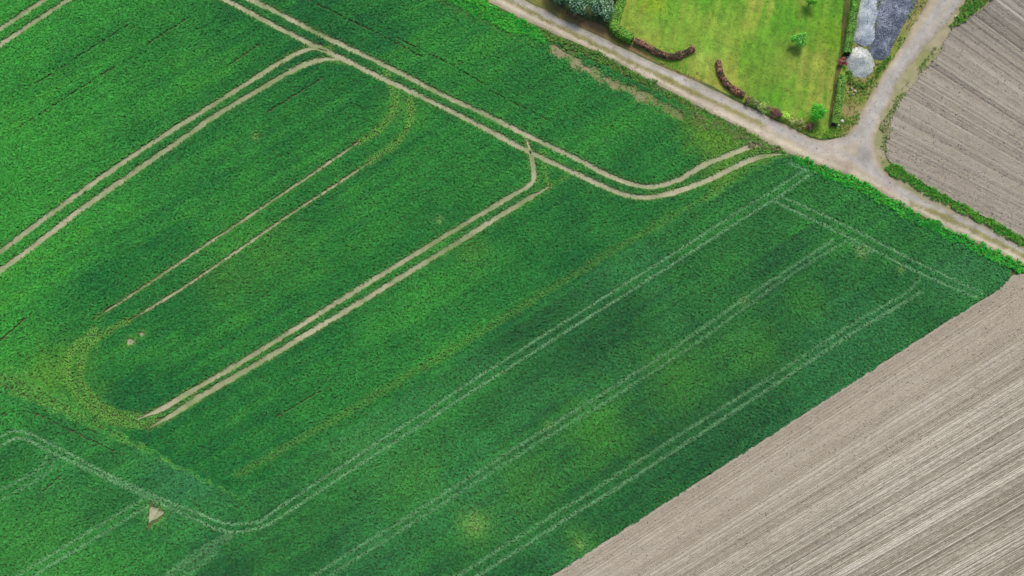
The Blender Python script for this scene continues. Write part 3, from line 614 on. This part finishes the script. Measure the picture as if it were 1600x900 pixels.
HG = ((108, 162, 58), (128, 172, 62), (92, 146, 48)); HB = ((150, 98, 84), (128, 80, 70), (172, 130, 104), (110, 96, 62)); 
hedge([(985, -70), (974, -10), (966, 20), (958, 47), (972, 57), (988, 65)], .95, 1.25, HG, 'light green clipped hedge turning the corner at the lawn beside the trees')
hedge([(991, 66), (1010, 76), (1030, 86), (1048, 91), (1066, 87), (1083, 78)], .62, .75, HB, 'copper brown clipped hedge curving inward at the left side of the lawn entrance', wavy=.42)
hedge([(1121, 98), (1124, 114), (1132, 130), (1144, 142), (1162, 152)], .62, .75, HB, 'copper brown clipped hedge curving along the right side of the lawn entrance', wavy=.42)
hedge([(1345, -60), (1336, 0), (1329, 40), (1321, 88)], .85, 1.1, ((96, 152, 52), (112, 160, 60), (84, 134, 48)), 'green clipped hedge between the lawn and the long gravel heap')
hedge([(1315, 122), (1311, 146), (1307, 172), (1302, 197)], .8, 1.0, ((104, 154, 56), (120, 160, 62), (92, 140, 52)), 'short green clipped hedge between the young tree and the side road')
SH = [(1170, 156, .5, ((112, 84, 62), (96, 96, 60)), 'dark bronze shrub at the end of the copper hedge'), (1181, 161, .5, ((112, 128, 76), (98, 104, 64)), 'grey green shrub next to the dark bronze shrub'),
      (1193, 167, .55, ((136, 150, 82), (118, 134, 68)), 'pale olive shrub left of the purple shrubs in the row'), (1207, 174, .5, ((118, 66, 76), (98, 70, 60)), 'purple red shrub in the road hedge row, left one of two'),
      (1217, 179, .45, ((104, 56, 70), (90, 62, 56)), 'deep purple shrub just left of the lime shrub'), (1227, 181, .5, ((134, 176, 58), (150, 184, 70)), 'lime green shrub in the row by the road'),
      (1240, 188, .6, ((138, 144, 84), (120, 130, 72)), 'large pale olive shrub right of the lime shrub'), (1253, 194, .5, ((116, 126, 70), (130, 110, 78)), 'dull green shrub left of the last brown shrub'), (1264, 198, .45, ((112, 80, 64), (96, 66, 60)), 'small brown shrub at the road end below the young tree')]
for px, py, R, cs, lb in SH:
    tree('garden_shrub', px, py, R*1.5, .95, [tuple(min(255, x*1.18) for x in c_) for c_ in cs], lb, 'shrub', 20, 42, .07, trunk_r=.03, tall=1.1)['group'] = 'mixed shrubs along the road'
GR = ((70, 170, 40), (94, 186, 50), (56, 146, 36))
tree('young_tree', 1278, 176, 1.15, 2.6, GR, 'bright green young tree at the lower right corner of the lawn', nclump=60)
tree('young_tree', 1249, 61, 1.05, 2.1, ((96, 176, 66), (120, 186, 76), (78, 150, 56)), 'light green young tree standing in the middle of the lawn', nclump=56, per=70)
tree('young_tree', 1268, -2, .9, 2.4, ((110, 176, 50), (134, 186, 60), (90, 150, 46)), 'yellow green young tree cut by the top edge of the picture', nclump=40)
tree('red_shrub', 1317, 97, .62, 1.0, ((150, 70, 80), (130, 60, 66), (160, 96, 96)), 'red leaved shrub squeezed between hedge and gravel heap', 'shrub', 26, 40, .07, trunk_r=.03)
SIL = ((100, 142, 96), (156, 180, 146), (66, 108, 66), (46, 84, 46))
for px, py, R, hg, lb in ((941, 10, 1.75, 3.2, 'silvery green tree next to the corner of the clipped hedge'), (905, 1, 1.9, 3.2, 'silvery green tree second from the clipped hedge beside the road'), (952, -32, 1.9, 3.6, 'silvery green tree behind the hedge corner, mostly past the top edge'), (874, -18, 1.7, 3.0, 'silvery green tree farthest left along the road, past the top edge'), (912, -46, 1.9, 3.6, 'silvery green tree behind the others, past the top edge')):
    tree('silver_willow', px, py, R, hg, SIL, lb, 'tree', 90, 100, .12, trunk_r=.12)['group'] = 'silvery trees beside the road'

# ------------------------------------------------------------------ gravel heaps and stones
def heap(name, px, py, prof, col1, col2, label, n_st, smin, smax):
    """prof(q) -> height; q in metres from the heap's centre"""
    x, y = G(px, py); hb = empty(name, (x, y, .05)); tag(hb, label, 'gravel heap')
    st = .16; a = np.arange(-7, 7, st); X, Y = np.meshgrid(a, a); q = np.stack([X.ravel(), Y.ravel()], 1); h = prof(q)
    n = len(a); ok = (h > .0).reshape(n, n); idx = -np.ones(n*n, int); Fq = []
    i, j = np.meshgrid(np.arange(n-1), np.arange(n-1), indexing='ij'); k = (i*n+j).ravel(); Fq = np.stack([k, k+1, k+n+1, k+n], 1)
    hm = h[Fq]; Fq = Fq[(hm > -.05).all(1)]; used = np.unique(Fq); idx[used] = np.arange(len(used))
    f = fbm(q[:, 0], q[:, 1], 1.0, 3, 2); hz = h+.06*(f-.5)
    c = mixc(np.repeat(lin(col1)[None], len(q), 0), lin(col2)[None], smooth(.3, .7, f))
    mesh_obj('gravel_body', np.column_stack([q, hz])[used], idx[Fq], M['heap'], hb, col=c[used], smooth_=True)
    v = RNG.uniform(-7, 7, (n_st*8, 2)); hv = prof(v); v = v[hv > .0][:n_st]; hv = prof(v)
    cc = mixc(np.repeat(lin(col1)[None], len(v), 0), lin(col2)[None], RNG.random(len(v)))*(.5+1.0*RNG.random(len(v)))[:, None]
    o = scatter('gravel_stones', np.column_stack([v, hv]), cc, smin+(smax-smin)*RNG.random(len(v))**2, STONE_P, None, None, hb, tilt=.6)
    return hb
mpx = 1/13.2
def cone(q):
    r = np.sqrt((q[:, 0]/1.0)**2+(q[:, 1]/1.25)**2); return np.minimum(1.15, 1.25*(1-r/1.72))-.0+.0*r
def ridge(q):
    y = np.clip(q[:, 1], -2.2, 6.5); cx = .16*(y)+.1; r = np.sqrt((q[:, 0]-cx)**2+(q[:, 1]-y)**2); return .95*(1-r/(1.35+.12*np.sin(q[:, 1]*2)))
def dark(q):
    y = np.clip(q[:, 1], -2.6, 6.3); cx = .42*y-.35; r = np.sqrt((q[:, 0]-cx)**2+(q[:, 1]-y)**2)+.25*(fbm(q[:, 0], q[:, 1], 1.4, 2, 3)-.5); return .6*(1-r/(1.75+.16*y))
heap('gravel_heap', 1344, 98, cone, (180, 186, 178), (226, 228, 216), 'pale grey cone shaped gravel heap beside the red shrub', 2000, .06, .15)
heap('gravel_heap', 1351, 34, ridge, (168, 178, 184), (214, 220, 220), 'long pale grey gravel heap along the green hedge', 2800, .06, .15)
heap('gravel_heap', 1389, 50, dark, (84, 92, 106), (150, 156, 168), 'dark blue grey crushed stone heap spread beside the side road', 4200, .07, .2)
def rock(name, px, py, sx, sy, sz, mat, label, seed, group=None):
    bm = bmesh.new(); bmesh.ops.create_icosphere(bm, subdivisions=2, radius=.5); r = random.Random(seed)
    ph = [r.random()*6 for _ in range(6)]
    for v in bm.verts:
        c = v.co; k = 1+.14*math.sin(5*c.x+ph[0])+.14*math.sin(6*c.y+ph[1])+.1*math.sin(7*c.z+ph[2])+.05*(r.random()-.5); v.co = Vector((c.x*k*sx, c.y*k*sy, max(c.z*k, -.35)*sz))
    me = bpy.data.meshes.new(name); bm.to_mesh(me); bm.free(); me.materials.append(mat)
    o = bpy.data.objects.new(name, me); COL.objects.link(o); x, y = G(px, py); o.location = (x, y, .04+sz*.3); o.rotation_euler = (0, 0, r.random()*6); tag(o, label, 'stone', group)
rock('field_stone', 1315, 190, .5, .4, .35, M['rock'], 'white stone by the hedge end, the larger upper one', 1, 'white stones at the hedge end')
rock('field_stone', 1310, 196, .35, .28, .25, M['rock'], 'white stone by the hedge end, the smaller lower one', 2, 'white stones at the hedge end')
for i, (px, py, s, lb) in enumerate(((1330, 139, .5, 'largest'), (1336, 143, .42, 'middle'), (1341, 136, .38, 'uppermost'), (1333, 148, .3, 'lowest'), (1325, 145, .3, 'leftmost'))):
    rock('rubble_stone', px, py, s, s*.8, s*.6, M['pinkrock'], lb+' pinkish rubble stone on waste ground below the cone shaped heap', 10+i, 'rubble stones below the gravel heap')
rock('field_stone', 1495, 28, .6, .45, .3, M['rock'], 'pale flat stone in the tall grass beside the side road', 30)
